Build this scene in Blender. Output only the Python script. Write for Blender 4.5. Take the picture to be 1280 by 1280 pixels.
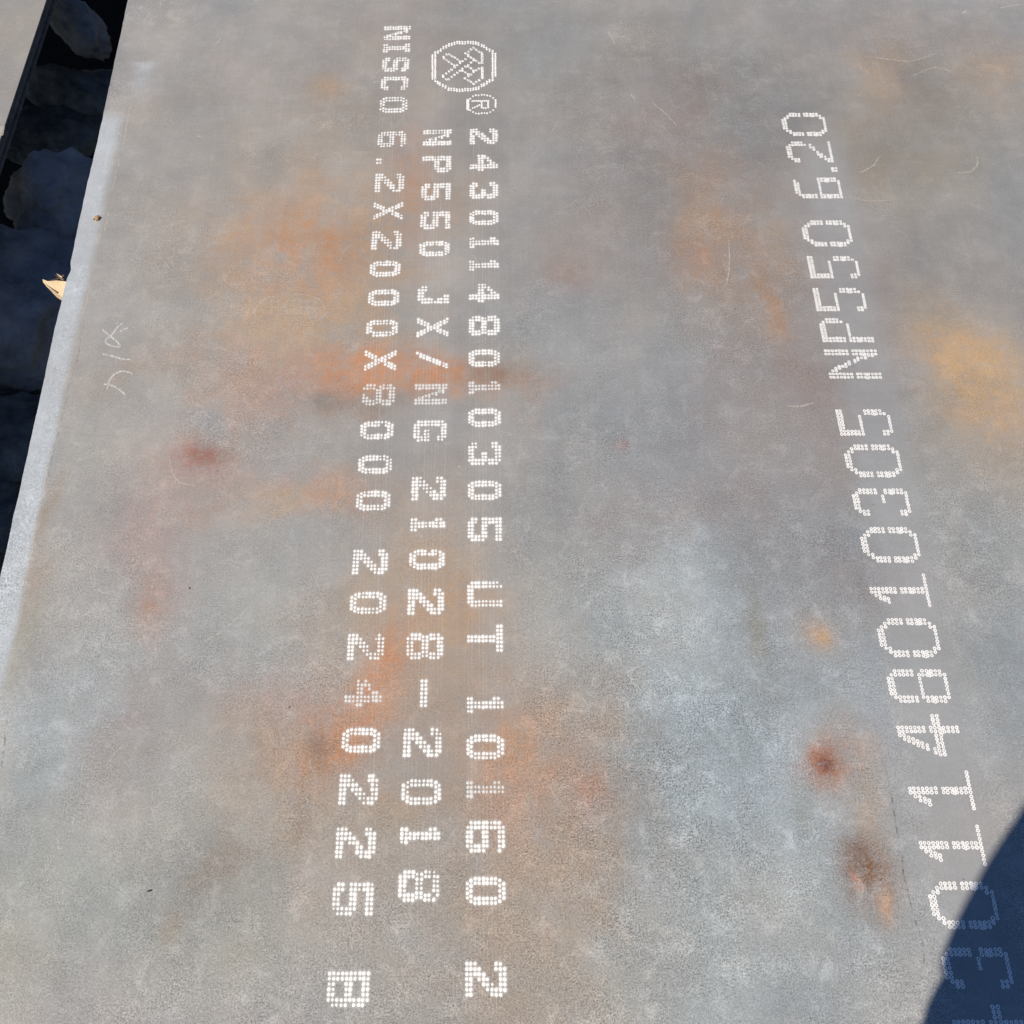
import bpy, bmesh, math, random
import numpy as np
from mathutils import Vector, Matrix

for o in list(bpy.data.objects):
    bpy.data.objects.remove(o, do_unlink=True)
scene = bpy.context.scene
COL = scene.collection
rnd = random.Random(7)

# ------------------------------------------------------------------ camera
F_PX, CX, CY = 1280.0, 640.0, 640.0
CAM_H = 1.5                                     # metres above the plate
PITCH = math.atan2(640 + 1962, F_PX)            # looking steeply down
YAW = math.atan(41 * math.cos(PITCH) / F_PX)
HEAD = Vector((math.sin(YAW), math.cos(YAW), 0))
C_R = Vector((math.cos(YAW), -math.sin(YAW), 0))
C_F = HEAD * math.cos(PITCH) - Vector((0, 0, 1)) * math.sin(PITCH)
C_U = HEAD * math.sin(PITCH) + Vector((0, 0, 1)) * math.cos(PITCH)
C_P = Vector((0, 0, CAM_H))
cam_d = bpy.data.cameras.new('camera')
cam_d.sensor_width = 36
cam_d.lens = 36 * F_PX / 1280
cam_d.clip_start = 0.01
cam_d.clip_end = 500
cam = bpy.data.objects.new('camera', cam_d)
cam.matrix_world = Matrix.Translation(C_P) @ Matrix((C_R, C_U, -C_F)).transposed().to_4x4()
COL.objects.link(cam)
scene.camera = cam

# ------------------------------------------------------------------ light
SUN_EL = math.radians(50)
SUN_AZ = Vector((-0.90, -0.43, 0)).normalized()          # horizontal direction towards the sun
S = SUN_AZ * math.cos(SUN_EL) + Vector((0, 0, math.sin(SUN_EL)))
world = bpy.data.worlds.new('World')
scene.world = world
world.use_nodes = True
wn, wl = world.node_tree.nodes, world.node_tree.links
bg = wn['Background']
sky = wn.new('ShaderNodeTexSky')
sky.sky_type = 'NISHITA'
sky.sun_disc = False
sky.sun_elevation = SUN_EL
sky.sun_rotation = math.atan2(S.x, S.y)
sky.air_density = 0.9
sky.dust_density = 0.1
sky.ozone_density = 8.0
wl.new(sky.outputs[0], bg.inputs[0])
bg.inputs[1].default_value = 0.07
sun_d = bpy.data.lights.new('sun', 'SUN')
sun_d.energy = 5.0
sun_d.angle = math.radians(0.53)
sun_d.color = (1.0, 0.885, 0.73)
sun = bpy.data.objects.new('sun', sun_d)
sun.rotation_euler = (-S).to_track_quat('-Z', 'Y').to_euler()
sun.location = S * 20
COL.objects.link(sun)

vs = scene.view_settings
vs.view_transform = 'Standard'
vs.look = 'None'
vs.gamma = 1
vs.use_curve_mapping = False
vs.exposure = -0.03


# ------------------------------------------------------------------ helpers
def at(px, py, z=0.0):
    """the point at height z that the pixel (1280 px frame) looks at"""
    d = C_F + C_R * ((px - CX) / F_PX) + C_U * ((CY - py) / F_PX)
    return C_P + d * ((z - C_P.z) / d.z)


def link(name, me, mat=None, parent=None):
    o = bpy.data.objects.new(name, me)
    COL.objects.link(o)
    if mat is not None:
        me.materials.append(mat)
    if parent is not None:
        o.parent = parent
    return o


def mesh(name, v, f, smooth=False):
    me = bpy.data.meshes.new(name)
    me.from_pydata([tuple(p) for p in v], [], f)
    me.update()
    if smooth:
        me.polygons.foreach_set('use_smooth', [True] * len(me.polygons))
    return me


def tag(o, label, cat, group=None, kind=None):
    if label:
        o['label'] = label
    if cat:
        o['category'] = cat
    if group:
        o['group'] = group
    if kind:
        o['kind'] = kind
    return o


def lin(c):
    c = np.asarray(c, float) / 255.0
    return np.where(c <= 0.04045, c / 12.92, ((c + 0.055) / 1.055) ** 2.4)


class NT:
    def __init__(self, name):
        self.m = bpy.data.materials.new(name)
        self.m.use_nodes = True
        self.t = self.m.node_tree
        self.b = self.t.nodes['Principled BSDF']

    def n(self, kind, **kw):
        x = self.t.nodes.new(kind)
        for k, v in kw.items():
            if k == 'inp':
                for i, val in v.items():
                    x.inputs[i].default_value = val
            else:
                setattr(x, k, v)
        return x

    def l(self, a, b):
        self.t.links.new(a, b)

    def math(self, op, a, b=None, clamp=False):
        x = self.n('ShaderNodeMath', operation=op, use_clamp=clamp)
        for i, s in enumerate((a, b)):
            if s is None:
                continue
            if isinstance(s, (int, float)):
                x.inputs[i].default_value = s
            else:
                self.l(s, x.inputs[i])
        return x.outputs[0]

    def noise(self, vec, scale, detail=4, rough=0.6, dist=0.0):
        x = self.n('ShaderNodeTexNoise', inp={'Scale': scale, 'Detail': detail, 'Roughness': rough, 'Distortion': dist})
        self.l(vec, x.inputs['Vector'])
        return x.outputs['Fac']

    def mapped(self, vec, scale):
        x = self.n('ShaderNodeMapping', inp={'Scale': scale})
        self.l(vec, x.inputs['Vector'])
        return x.outputs[0]

    def rng(self, v, a, b, c, d):
        x = self.n('ShaderNodeMapRange', inp={1: a, 2: b, 3: c, 4: d})
        self.l(v, x.inputs[0])
        return x.outputs[0]

    def mix(self, fac, a, b, blend='MIX'):
        x = self.n('ShaderNodeMix', data_type='RGBA', blend_type=blend)
        if isinstance(fac, (int, float)):
            x.inputs[0].default_value = fac
        else:
            self.l(fac, x.inputs[0])
        for s, i in ((a, 6), (b, 7)):
            if isinstance(s, tuple):
                x.inputs[i].default_value = s + (1,) if len(s) == 3 else s
            else:
                self.l(s, x.inputs[i])
        return x.outputs[2]

    def bump(self, h, strength, dist):
        x = self.n('ShaderNodeBump', inp={'Strength': strength, 'Distance': dist})
        self.l(h, x.inputs['Height'])
        self.l(x.outputs[0], self.b.inputs['Normal'])

    def pos(self):
        return self.n('ShaderNodeNewGeometry').outputs['Position']

    def objco(self):
        return self.n('ShaderNodeTexCoord').outputs['Object']


# ------------------------------------------------------------------ materials
def steel_material(name, attr=True, base=(0.30, 0.315, 0.335)):
    m = NT(name)
    p = m.objco()
    if attr:
        a = m.n('ShaderNodeAttribute', attribute_name='stain')
        az = m.n('ShaderNodeAttribute', attribute_name='mill_scale')
        nb = m.math('ADD', m.math('MULTIPLY', m.noise(p, 55, 6, 0.72, 0.6), 0.55),
                    m.math('ADD', m.math('MULTIPLY', m.noise(p, 260, 4, 0.75), 0.30), m.math('MULTIPLY', m.noise(m.mapped(p, (150, 12, 1)), 1.0, 5, 0.7), 0.15)))
        brk = m.rng(nb, 0.41, 0.56, 0.52, 1.2)
        col = m.mix(brk, az.outputs['Color'], a.outputs['Color'])
        rust = m.math('MULTIPLY', a.outputs['Alpha'], brk, True)
        a2 = m.n('ShaderNodeAttribute', attribute_name='grain')
        grain = a2.outputs['Fac']
    else:
        n0 = m.noise(p, 3.0, 5, 0.6)
        col = m.mix(m.rng(n0, 0.35, 0.65, 0, 1), base, (base[0] * 1.1, base[1] * 1.0, base[2] * 0.88))
        rust, grain = m.rng(n0, 0.5, 0.7, 0, 0.3), m.rng(n0, 0.3, 0.7, 0.3, 0.6)
    # fine mill-scale speckle, pale grains over a darker ground
    sp = m.noise(p, 420, 3, 0.75)
    sp2 = m.noise(p, 170, 4, 0.7)
    spk = m.math('ADD', m.math('MULTIPLY', m.rng(sp, 0.36, 0.66, -1, 1), 0.8),
                 m.math('MULTIPLY', m.rng(sp2, 0.36, 0.66, -1, 1), 0.2))
    patch = m.rng(m.noise(p, 14, 5, 0.65), 0.40, 0.62, 0.55, 1.10)
    spk = m.math('MULTIPLY', m.math('MULTIPLY', spk, grain), patch)
    # pale scuffed clouds
    cl = m.rng(m.noise(p, 30, 9, 0.80, 0.5), 0.50, 0.68, 0, 1)
    cl = m.math('MULTIPLY', cl, m.math('MULTIPLY', grain, 0.30))
    # faint rolling direction streaks along the plate, and cross wipes
    st = m.rng(m.noise(m.mapped(p, (190, 2.6, 1)), 1.0, 4, 0.6), 0.3, 0.7, -0.022, 0.022)
    cw = m.rng(m.noise(m.mapped(p, (9, 40, 1)), 1.0, 6, 0.7, 1.5), 0.3, 0.7, -0.03, 0.03)
    # soft cloudy tone
    tone = m.rng(m.noise(p, 5.5, 7, 0.62, 0.3), 0.3, 0.7, -0.10, 0.10)
    k = m.math('ADD', m.math('MULTIPLY', spk, 0.46), m.math('ADD', st, m.math('ADD', cw, tone)))
    k = m.math('ADD', m.math('ADD', k, cl), 1.0)
    kc = m.n('ShaderNodeCombineColor')
    for i in range(3):
        m.l(k, kc.inputs[i])
    c2 = m.mix(1.0, col, kc.outputs[0], 'MULTIPLY')
    # tiny dark pits
    vo = m.n('ShaderNodeTexVoronoi', feature='F1', inp={'Scale': 38.0, 'Randomness': 1.0})
    m.l(p, vo.inputs['Vector'])
    wn_ = m.n('ShaderNodeSeparateColor')
    m.l(vo.outputs['Color'], wn_.inputs[0])
    pit = m.math('MULTIPLY', m.math('LESS_THAN', vo.outputs['Distance'], 0.05), m.math('GREATER_THAN', wn_.outputs[0], 0.9))
    c3 = m.mix(m.math('MULTIPLY', pit, 0.45), c2, (0.06, 0.055, 0.05))
    m.l(c3, m.b.inputs['Base Color'])
    m.l(m.math('SUBTRACT', 0.25, m.math('MULTIPLY', rust, 0.22), True), m.b.inputs['Metallic'])
    rn = m.rng(m.noise(p, 60, 5, 0.7), 0.3, 0.7, 0.76, 0.86)
    m.l(m.math('ADD', rn, m.math('MULTIPLY', rust, 0.12), True), m.b.inputs['Roughness'])
    m.bump(m.math('ADD', sp, m.math('MULTIPLY', m.noise(p, 35, 4, 0.6), 1.5)), 0.12, 0.0012)
    return m.m


def paint_material(name, alpha=1.0, streak=False):
    m = NT(name)
    p = m.pos()
    n = m.noise(p, 240, 4, 0.7)
    c = m.mix(m.rng(n, 0.35, 0.7, 0, 1), (0.79, 0.81, 0.83), (0.91, 0.925, 0.94))
    m.l(c, m.b.inputs['Base Color'])
    m.b.inputs['Roughness'].default_value = 0.55
    if streak:
        s = m.rng(m.noise(m.mapped(p, (400, 14, 1)), 1, 4, 0.7), 0.35, 0.72, 0.0, alpha)
        m.l(s, m.b.inputs['Alpha'])
    else:
        s = m.rng(m.noise(p, 520, 3, 0.7), 0.22, 0.48, alpha * 0.78, alpha)
        m.l(s, m.b.inputs['Alpha'])
    return m.m


M_STEEL = steel_material('mill_steel')
M_STEEL2 = steel_material('stacked_steel', False)
M_PAINT = paint_material('white_marking_paint', 1.0)
M_PAINT_THIN = paint_material('worn_marking_paint', 0.80)
M_STREAK = paint_material('paint_trail', 0.26, True)
M_CHALK = paint_material('chalk', 1.0, True)
M_MIST = paint_material('paint_mist', 0.19)


def simple(name, c1, c2, scale, rough=0.85, bump=0.3, bd=0.004):
    m = NT(name)
    p = m.objco()
    n = m.noise(p, scale, 7, 0.65, 0.3)
    m.l(m.mix(m.rng(n, 0.3, 0.7, 0, 1), c1, c2), m.b.inputs['Base Color'])
    m.b.inputs['Roughness'].default_value = rough
    m.bump(m.math('ADD', n, m.math('MULTIPLY', m.noise(p, scale * 6, 4, 0.7), 0.35)), bump, bd)
    return m.m


M_SCR = NT('bare_scratch')
M_SCR.b.inputs['Base Color'].default_value = (0.66, 0.63, 0.57, 1)
M_SCR.b.inputs['Roughness'].default_value = 0.5
M_SCR.l(M_SCR.rng(M_SCR.noise(M_SCR.pos(), 330, 3, 0.7), 0.36, 0.62, 0.0, 0.75), M_SCR.b.inputs['Alpha'])
M_SCR = M_SCR.m
M_CRACK = NT('dark_hairline')
M_CRACK.b.inputs['Base Color'].default_value = (0.10, 0.10, 0.10, 1)
M_CRACK.l(M_CRACK.rng(M_CRACK.noise(M_CRACK.pos(), 90, 5, 0.75), 0.45, 0.70, 0.0, 0.5), M_CRACK.b.inputs['Alpha'])
M_CRACK = M_CRACK.m
M_EDGE = simple('rusty_cut_edge', (0.14, 0.10, 0.08), (0.34, 0.25, 0.19), 45, 0.8)
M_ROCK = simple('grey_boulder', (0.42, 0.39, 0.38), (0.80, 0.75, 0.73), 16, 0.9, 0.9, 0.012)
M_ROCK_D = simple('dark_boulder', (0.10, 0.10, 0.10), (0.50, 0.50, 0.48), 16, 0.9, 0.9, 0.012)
M_GROUND = simple('dark_earth', (0.025, 0.024, 0.022), (0.06, 0.055, 0.05), 18, 0.95, 0.8, 0.02)
M_WOOD = simple('fresh_pine', (0.72, 0.55, 0.33), (0.85, 0.70, 0.46), 40, 0.7, 0.5, 0.003)
M_BARK = simple('splinter_bark', (0.10, 0.07, 0.05), (0.20, 0.14, 0.10), 60, 0.9)
M_CONC = simple('grey_concrete', (0.22, 0.21, 0.20), (0.32, 0.31, 0.29), 14, 0.95)
M_CRUMB = simple('rust_crumb', (0.32, 0.17, 0.07), (0.55, 0.36, 0.2), 300, 0.9)
M_FLAKE = simple('black_flake', (0.03, 0.03, 0.03), (0.08, 0.07, 0.06), 300, 0.7)

# ------------------------------------------------------------------ ground
gv, gf = [], []
NG = 60
gr = np.random.default_rng(3)
for j in range(NG + 1):
    for i in range(NG + 1):
        x = (i / NG - 0.5); y = (j / NG - 0.5)
        x = math.copysign(abs(2 * x) ** 2.2, x) * 40
        y = math.copysign(abs(2 * y) ** 2.2, y) * 40
        gv.append((x - 0.8, y + 1.0, -0.52 + 0.04 * (gr.random() - 0.5)))
for j in range(NG):
    for i in range(NG):
        a = j * (NG + 1) + i
        gf.append((a, a + 1, a + NG + 2, a + NG + 1))
g = link('ground', mesh('ground', gv, gf, True), M_GROUND)
tag(g, 'dark earth seen in the gap between the plates', None, kind='structure')

# ------------------------------------------------------------------ numpy noise
TABS = {}


def vnoise(x, y, seed):
    if seed not in TABS:
        TABS[seed] = np.random.default_rng(seed).random((256, 256))
    T = TABS[seed]
    xi = np.floor(x).astype(int); yi = np.floor(y).astype(int)
    fx = x - xi; fy = y - yi
    fx = fx * fx * (3 - 2 * fx); fy = fy * fy * (3 - 2 * fy)
    a = T[xi & 255, yi & 255]; b = T[(xi + 1) & 255, yi & 255]
    c = T[xi & 255, (yi + 1) & 255]; d = T[(xi + 1) & 255, (yi + 1) & 255]
    return (a * (1 - fx) + b * fx) * (1 - fy) + (c * (1 - fx) + d * fx) * fy


def fbm(x, y, s, seed, octv=4):
    r = 0; amp = 0.5; tot = 0
    for k in range(octv):
        r = r + amp * vnoise(x * s + 17.3 * k + 50, y * s + 9.1 * k + 50, seed + k)
        tot += amp; amp *= 0.55; s *= 2.03
    return r / tot


# ------------------------------------------------------------------ the printed steel plate
X0 = at(160, 0).x
X1, Y0, Y1, TH = X0 + 2.0, -3.6, 4.4, 0.0062
EDGE_W = 0.047


def plate_z(x, y):
    """slight droop of the sheared edge"""
    d = np.clip(1 - (x - X0) / EDGE_W, 0, 1)
    k = np.clip((y - 0.35) / 0.5, 0, 1) * np.clip((1.80 - y) / 0.12, 0, 1)
    return -0.0028 * d * k


xs = np.concatenate([np.arange(X0, X1 - 0.04, 0.005), [X1]])
ys = np.concatenate([np.linspace(Y0, -0.4, 12), np.arange(-0.2, 2.12, 0.005), np.linspace(2.3, Y1, 8)])
GX, GY = np.meshgrid(xs, ys)
NX, NY = len(xs), len(ys)
GZ = plate_z(GX, GY)
PXs = GX.copy()
edge_wob = 0.0030 * (fbm(ys, ys * 0 + 3, 9, 91) - 0.5) + 0.0016 * (fbm(ys, ys * 0 + 5, 60, 95) - 0.5)
PXs[:, 0] += edge_wob
notch = at(79, 337)
PXs[:, 0] += 0.004 * np.exp(-((ys - notch.y) / 0.012) ** 2)
PXs[:, 1] = np.maximum(PXs[:, 1], PXs[:, 0] + 0.0012)

GAIN = np.array([1.0, 1.10, 1.225]) * 1.0
base = np.array([155, 151, 148])
stain = np.empty(GX.shape + (3,))
stain[:] = lin(base)
rust = np.zeros(GX.shape)


def px_scale(px, py):
    c = at(px, py)
    return c, (at(px + 10, py) - c).length / 10, (at(px, py + 10) - c).length / 10


wx = fbm(GX, GY, 7, 11) - 0.5
wy = fbm(GX, GY, 7, 31) - 0.5
wx2 = fbm(GX, GY, 26, 51) - 0.5
wy2 = fbm(GX, GY, 26, 71) - 0.5
tex = fbm(GX, GY, 22, 91, 5)
tex2 = fbm(GX * 2.2, GY * 0.7, 30, 121, 4)


def blob(px, py, rx, ry, rgb, k, rot=0.0, rustk=0.0, warp=0.8, power=1.6, ragged=0.7):
    c, sx, sy = px_scale(px, py)
    ca, sa = math.cos(math.radians(rot)), math.sin(math.radians(rot))
    r_ = max(rx * sx, ry * sy)
    w = min(warp * r_ * 0.9, 0.14)
    dx = (GX - c.x + wx * w * 2 + wx2 * w * 0.8) / sx
    dy = -(GY - c.y + wy * w * 2 + wy2 * w * 0.8) / sy
    u = (dx * ca + dy * sa) / rx
    v = (-dx * sa + dy * ca) / ry
    d = np.sqrt(u * u + v * v)
    g_ = np.exp(-(d ** (2 * power / 1.6)) * 0.9)
    g_ = g_ * np.clip(1 + ragged * ((tex - 0.5) * 2.2 + (tex2 - 0.5) * 0.8), 0, 2) * k
    g_ = np.clip(g_, 0, 1)
    stain[:] = stain * (1 - g_[..., None]) + lin(rgb) * g_[..., None]
    np.maximum(rust, g_ * rustk, out=rust)


ORA, TAN, RED, PINK, BRN = (182, 128, 92), (170, 146, 122), (158, 92, 68), (166, 144, 136), (124, 98, 80)
COOL, PALE, DARK, YEL, VIO = (156, 160, 160), (178, 185, 188), (128, 124, 118), (188, 144, 96), (140, 134, 134)
# broad tone zones of the mill scale
for z in [(860, 880, 230, 330, COOL, .85), (700, 520, 120, 160, (150, 152, 151), .7), (760, 90, 240, 110, (143, 143, 140), .8),
          (1000, 430, 160, 160, (142, 136, 132), .6), (1180, 250, 120, 120, (138, 139, 139), .6), (1150, 600, 120, 90, (140, 144, 145), .7),
          (1220, 780, 90, 140, (150, 155, 156), .7), (850, 220, 120, 110, (142, 133, 127), .6), (900, 500, 110, 120, (146, 145, 145), .5),
          (80, 920, 75, 85, (168, 175, 178), .8), (140, 800, 40, 60, (172, 175, 173), .6), (60, 1080, 110, 130, (152, 154, 149), .8),
          (300, 760, 120, 90, (160, 163, 160), .7), (250, 960, 60, 90, (160, 161, 158), .5), (330, 1120, 180, 130, (153, 150, 142), .8),
          (180, 850, 60, 60, (160, 150, 144), .5), (150, 960, 50, 90, (155, 149, 144), .5), (840, 880, 45, 130, (160, 166, 167), .7),
          (820, 720, 60, 50, (163, 167, 166), .5), (1000, 1000, 120, 200, (163, 169, 171), .6), (860, 1180, 180, 90, (164, 166, 161), .5),
          (120, 480, 90, 160, (158, 157, 153), .6), (230, 150, 100, 120, (156, 152, 148), .6), (290, 520, 60, 60, (156, 155, 152), .5),
          (430, 150, 150, 90, (156, 146, 136), .6), (580, 130, 50, 120, (147, 144, 142), .6), (1190, 120, 150, 80, (143, 137, 130), .5),
          (860, 655, 90, 25, (150, 142, 138), .7), (1060, 690, 30, 45, VIO, .6), (700, 700, 60, 60, (152, 154, 151), .6),
          (1150, 40, 140, 50, (150, 140, 135), .6), (950, 110, 50, 50, (134, 134, 133), .5), (820, 470, 90, 90, (144, 144, 146), .5)]:
    blob(*z, warp=1.0, power=1.2, ragged=0.35)
# uneven mottling of the mill scale: warm and cool, dark and pale, drawn out along the rolling direction
n1 = fbm(GX, GY, 2.6, 301, 4) - 0.5
n2 = fbm(GX, GY, 8.0, 321, 5) - 0.5
n3 = fbm(GX * 2.4, GY * 0.55, 6.0, 341, 5) - 0.5
n4 = fbm(GX * 1.3, GY, 21.0, 361, 4) - 0.5
val = 1 + 0.26 * n2 + 0.20 * n3 + 0.14 * n4 + 0.10 * n1
hue = 0.34 * n1 + 0.22 * n2 + 0.14 * n3 + 0.03 * np.clip((GY - 0.3) / 0.8, 0, 1)
hue = np.clip(hue, -0.04, 0.3) + 0.035 + 0.05 * np.clip((0.30 - GX) / 0.4, 0, 1) * np.clip((1.0 - GY) / 0.5, 0, 1)
stain[..., 0] *= 0.985 * val * (1 + 0.42 * hue)
stain[..., 1] *= val * (1 - 0.02 * hue)
stain[..., 2] *= val * (1 - 0.40 * hue)
# brown and smoky washes
for z in [(850, 160, 130, 90, (136, 122, 114), .45, 20), (960, 120, 46, 40, (120, 118, 116), .55), (1165, 105, 40, 34, (124, 120, 116), .5), (1060, 330, 70, 80, (140, 128, 122), .5),
          (930, 450, 60, 110, (142, 130, 124), .5), (1010, 560, 50, 90, (142, 132, 126), .5), (560, 60, 90, 60, (146, 136, 128), .5), (240, 330, 70, 120, (150, 144, 138), .5),
          (645, 1060, 80, 190, (162, 138, 116), .75), (640, 1230, 70, 90, (160, 142, 124), .6), (900, 640, 170, 60, (148, 138, 134), .55), (1000, 480, 90, 120, (146, 136, 131), .45), (980, 740, 60, 80, (152, 148, 146), .4), (470, 1090, 110, 110, (156, 144, 132), .5), (330, 960, 120, 60, (158, 142, 126), .45), (560, 900, 110, 120, (160, 142, 126), .5),
          (420, 740, 110, 70, (160, 146, 134), .45), (560, 640, 90, 80, (156, 142, 132), .45), (160, 900, 50, 60, (154, 142, 136), .5), (700, 640, 50, 60, (142, 142, 140), .5),
          (740, 300, 60, 60, (140, 128, 122), .45), (660, 60, 40, 60, (146, 145, 142), .5), (1230, 330, 60, 60, (136, 130, 126), .5), (1150, 160, 60, 40, (132, 126, 120), .45)]:
    blob(*z, warp=1.0, power=1.3, ragged=0.6)
zone = stain.copy()
# rust
for z in [(395, 350, 135, 130, TAN, .95, 0, .3), (430, 470, 150, 36, ORA, .82, 4, .7), (560, 475, 70, 26, ORA, .55, 0, .5),
          (350, 430, 60, 50, TAN, .6, 0, .4), (335, 480, 60, 40, PINK, .5, 0, .3), (385, 310, 75, 60, ORA, .42, 0, .4),
          (520, 235, 26, 48, ORA, .55, 0, .5), (575, 250, 40, 30, TAN, .35, 0, .3), (480, 260, 30, 60, TAN, .5, 0, .3),
          (455, 505, 60, 18, DARK, .45, 0, .2), (615, 468, 30, 16, BRN, .45, 0, .4), (400, 500, 30, 14, DARK, .35, 0, .2),
          (245, 583, 54, 40, (168, 138, 122), .45, 0, .4), (250, 573, 22, 15, (138, 78, 54), 1.0, 0, .9), (255, 570, 14, 10, (138, 76, 54), .9, 0, .9), (300, 610, 70, 30, PINK, .5, 0, .3),
          (412, 622, 46, 24, (180, 134, 106), .6, 0, .6), (340, 632, 90, 24, TAN, .5, 0, .3), (210, 640, 50, 60, PINK, .4, 0, .2),
          (187, 755, 22, 38, (160, 122, 98), .6, 0, .5), (190, 710, 40, 60, PINK, .5, 0, .3), (330, 700, 60, 40, (150, 145, 140), .4, 0, 0),
          (500, 775, 70, 90, TAN, .6, 25, .3), (490, 830, 30, 70, ORA, .75, 32, .7), (540, 700, 60, 70, TAN, .5, 0, .3),
          (575, 770, 40, 60, (176, 142, 112), .55, 0, .4), (420, 915, 66, 42, ORA, .85, -14, .8), (345, 905, 60, 44, (166, 144, 122), .6, 0, .4),
          (400, 930, 20, 26, BRN, .5, 0, .5), (350, 870, 70, 40, PINK, .4, 0, .3), (560, 800, 40, 40, (170, 144, 120), .4, 0, .3),
          (645, 930, 50, 66, (178, 136, 104), .78, 0, .5), (640, 1000, 40, 60, (170, 128, 106), .5, 0, .5), (728, 988, 24, 34, (168, 128, 108), .6, 0, .5),
          (630, 1120, 70, 130, (164, 146, 130), .6, 0, .3), (470, 1010, 60, 50, TAN, .45, 0, .3), (375, 1030, 16, 40, BRN, .4, 0, .4),
          (275, 1085, 44, 28, (136, 120, 106), .6, -40, .4), (212, 1160, 14, 26, (156, 138, 118), .4, 0, .3), (280, 1190, 70, 50, (160, 154, 142), .4, 0, .2),
          (700, 830, 50, 80, (160, 154, 146), .4, 0, .1), (420, 1080, 60, 60, (160, 148, 138), .5, 0, .2), (330, 1010, 70, 50, TAN, .35, 0, .2),
          (410, 108, 26, 16, (172, 140, 110), .55, 0, .4), (500, 60, 70, 50, (156, 142, 132), .4, 0, .2), (300, 90, 90, 60, (160, 148, 138), .4, 0, .2),
          (60, 640, 9, 50, (150, 134, 116), .6, 14, .4), (20, 790, 24, 70, (152, 148, 132), .5, 10, .3), (40, 720, 20, 50, (160, 140, 124), .4, 10, .3),
          (8, 1180, 26, 60, (164, 156, 138), .3, 0, .2), (170, 660, 30, 30, PINK, .3, 0, .1), (110, 260, 14, 22, (176, 160, 140), .4, 0, .2),
          (890, 290, 52, 62, (162, 132, 106), .6, 20, .5), (890, 220, 60, 40, (150, 130, 116), .5, 0, .3), (962, 375, 14, 66, (158, 120, 88), .65, -14, .6),
          (968, 300, 16, 44, (156, 128, 100), .45, -10, .4), (920, 370, 50, 50, (148, 132, 120), .5, 0, .3), (715, 342, 26, 18, (140, 112, 100), .55, 0, .4),
          (776, 556, 9, 8, (150, 106, 92), .6, 0, .5), (800, 120, 50, 50, (140, 126, 120), .45, 0, .3), (870, 320, 30, 30, (164, 124, 98), .3, 0, .4),
          (1195, 448, 52, 44, YEL, .95, 20, .8), (1250, 520, 46, 34, (184, 146, 108), .68, 30, .7), (1215, 480, 60, 60, (176, 148, 116), .5, 30, .5),
          (1260, 590, 40, 40, (166, 148, 128), .4, 0, .3), (1170, 400, 40, 50, (160, 144, 124), .4, 0, .3), (1160, 560, 40, 40, (152, 142, 130), .4, 0, .2),
          (1095, 90, 50, 56, (160, 138, 118), .55, 0, .4), (1255, 90, 70, 34, (162, 138, 114), .42, 0, .4), (1080, 200, 60, 50, (148, 136, 120), .5, 0, .3),
          (1180, 200, 60, 50, (146, 134, 116), .45, 0, .3), (1010, 470, 40, 60, (146, 130, 124), .4, 0, .3), (930, 560, 60, 60, (146, 136, 130), .4, 0, .2),
          (1022, 792, 24, 24, (172, 148, 130), .45, 0, .4), (1029, 797, 9, 11, (188, 148, 104), .6, 0, .7),
          (1056, 948, 42, 44, (172, 142, 120), .6, 20, .6), (1034, 953, 25, 22, (150, 98, 74), .9, 0, .9), (1033, 954, 9, 9, (116, 68, 52), .85, 0, .9),
          (1090, 1020, 22, 60, (180, 158, 136), .5, 0, .4), (1083, 1092, 33, 44, (124, 88, 62), 1.0, -8, .9), (1106, 1130, 8, 20, (178, 130, 92), .6, 0, .8),
          (1071, 1102, 4, 12, (200, 138, 108), .7, -22, .8), (1070, 1060, 16, 20, (120, 92, 80), .4, 0, .6), (1200, 1030, 40, 60, (166, 152, 140), .5, 0, .2),
          (945, 785, 13, 52, (132, 128, 118), .65, 0, .2), (1003, 1012, 14, 26, (134, 132, 124), .6, 0, .2), (1100, 880, 20, 90, (150, 152, 154), .4, 0, 0),
          (1000, 30, 70, 40, (150, 140, 134), .4, 0, .2), (660, 540, 30, 60, (156, 146, 138), .3, 0, .2), (680, 1240, 60, 60, (164, 154, 142), .4, 0, .2)]:
    z = list(z)
    z[5] = min(z[5] * 1.15, 1.0)
    blob(*z, warp=0.55 if z[2] > 30 else 0.3, ragged=0.8)
# bright strip along the sheared edge: caught sun and sky painted into the colour
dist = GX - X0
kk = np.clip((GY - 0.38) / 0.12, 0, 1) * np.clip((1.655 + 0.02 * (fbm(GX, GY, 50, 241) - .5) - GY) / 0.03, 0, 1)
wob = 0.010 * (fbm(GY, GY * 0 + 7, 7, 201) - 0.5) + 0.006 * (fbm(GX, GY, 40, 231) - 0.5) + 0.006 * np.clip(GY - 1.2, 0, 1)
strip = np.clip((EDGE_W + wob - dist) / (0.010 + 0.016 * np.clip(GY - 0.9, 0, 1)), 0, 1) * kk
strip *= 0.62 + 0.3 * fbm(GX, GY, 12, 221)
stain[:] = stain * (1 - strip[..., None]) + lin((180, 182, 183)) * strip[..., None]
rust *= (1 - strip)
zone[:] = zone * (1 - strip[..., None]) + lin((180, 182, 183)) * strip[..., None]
p2 = at(183, 76)
s2 = np.clip((p2.y - GY) / 0.008, 0, 1) * np.clip(1 - (p2.y - GY) / 0.13, 0, 1) * np.exp(-((GX - p2.x) / 0.02) ** 2) * 0.5
stain[:] = stain * (1 - s2[..., None]) + lin((196, 198, 200)) * s2[..., None]
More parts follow.
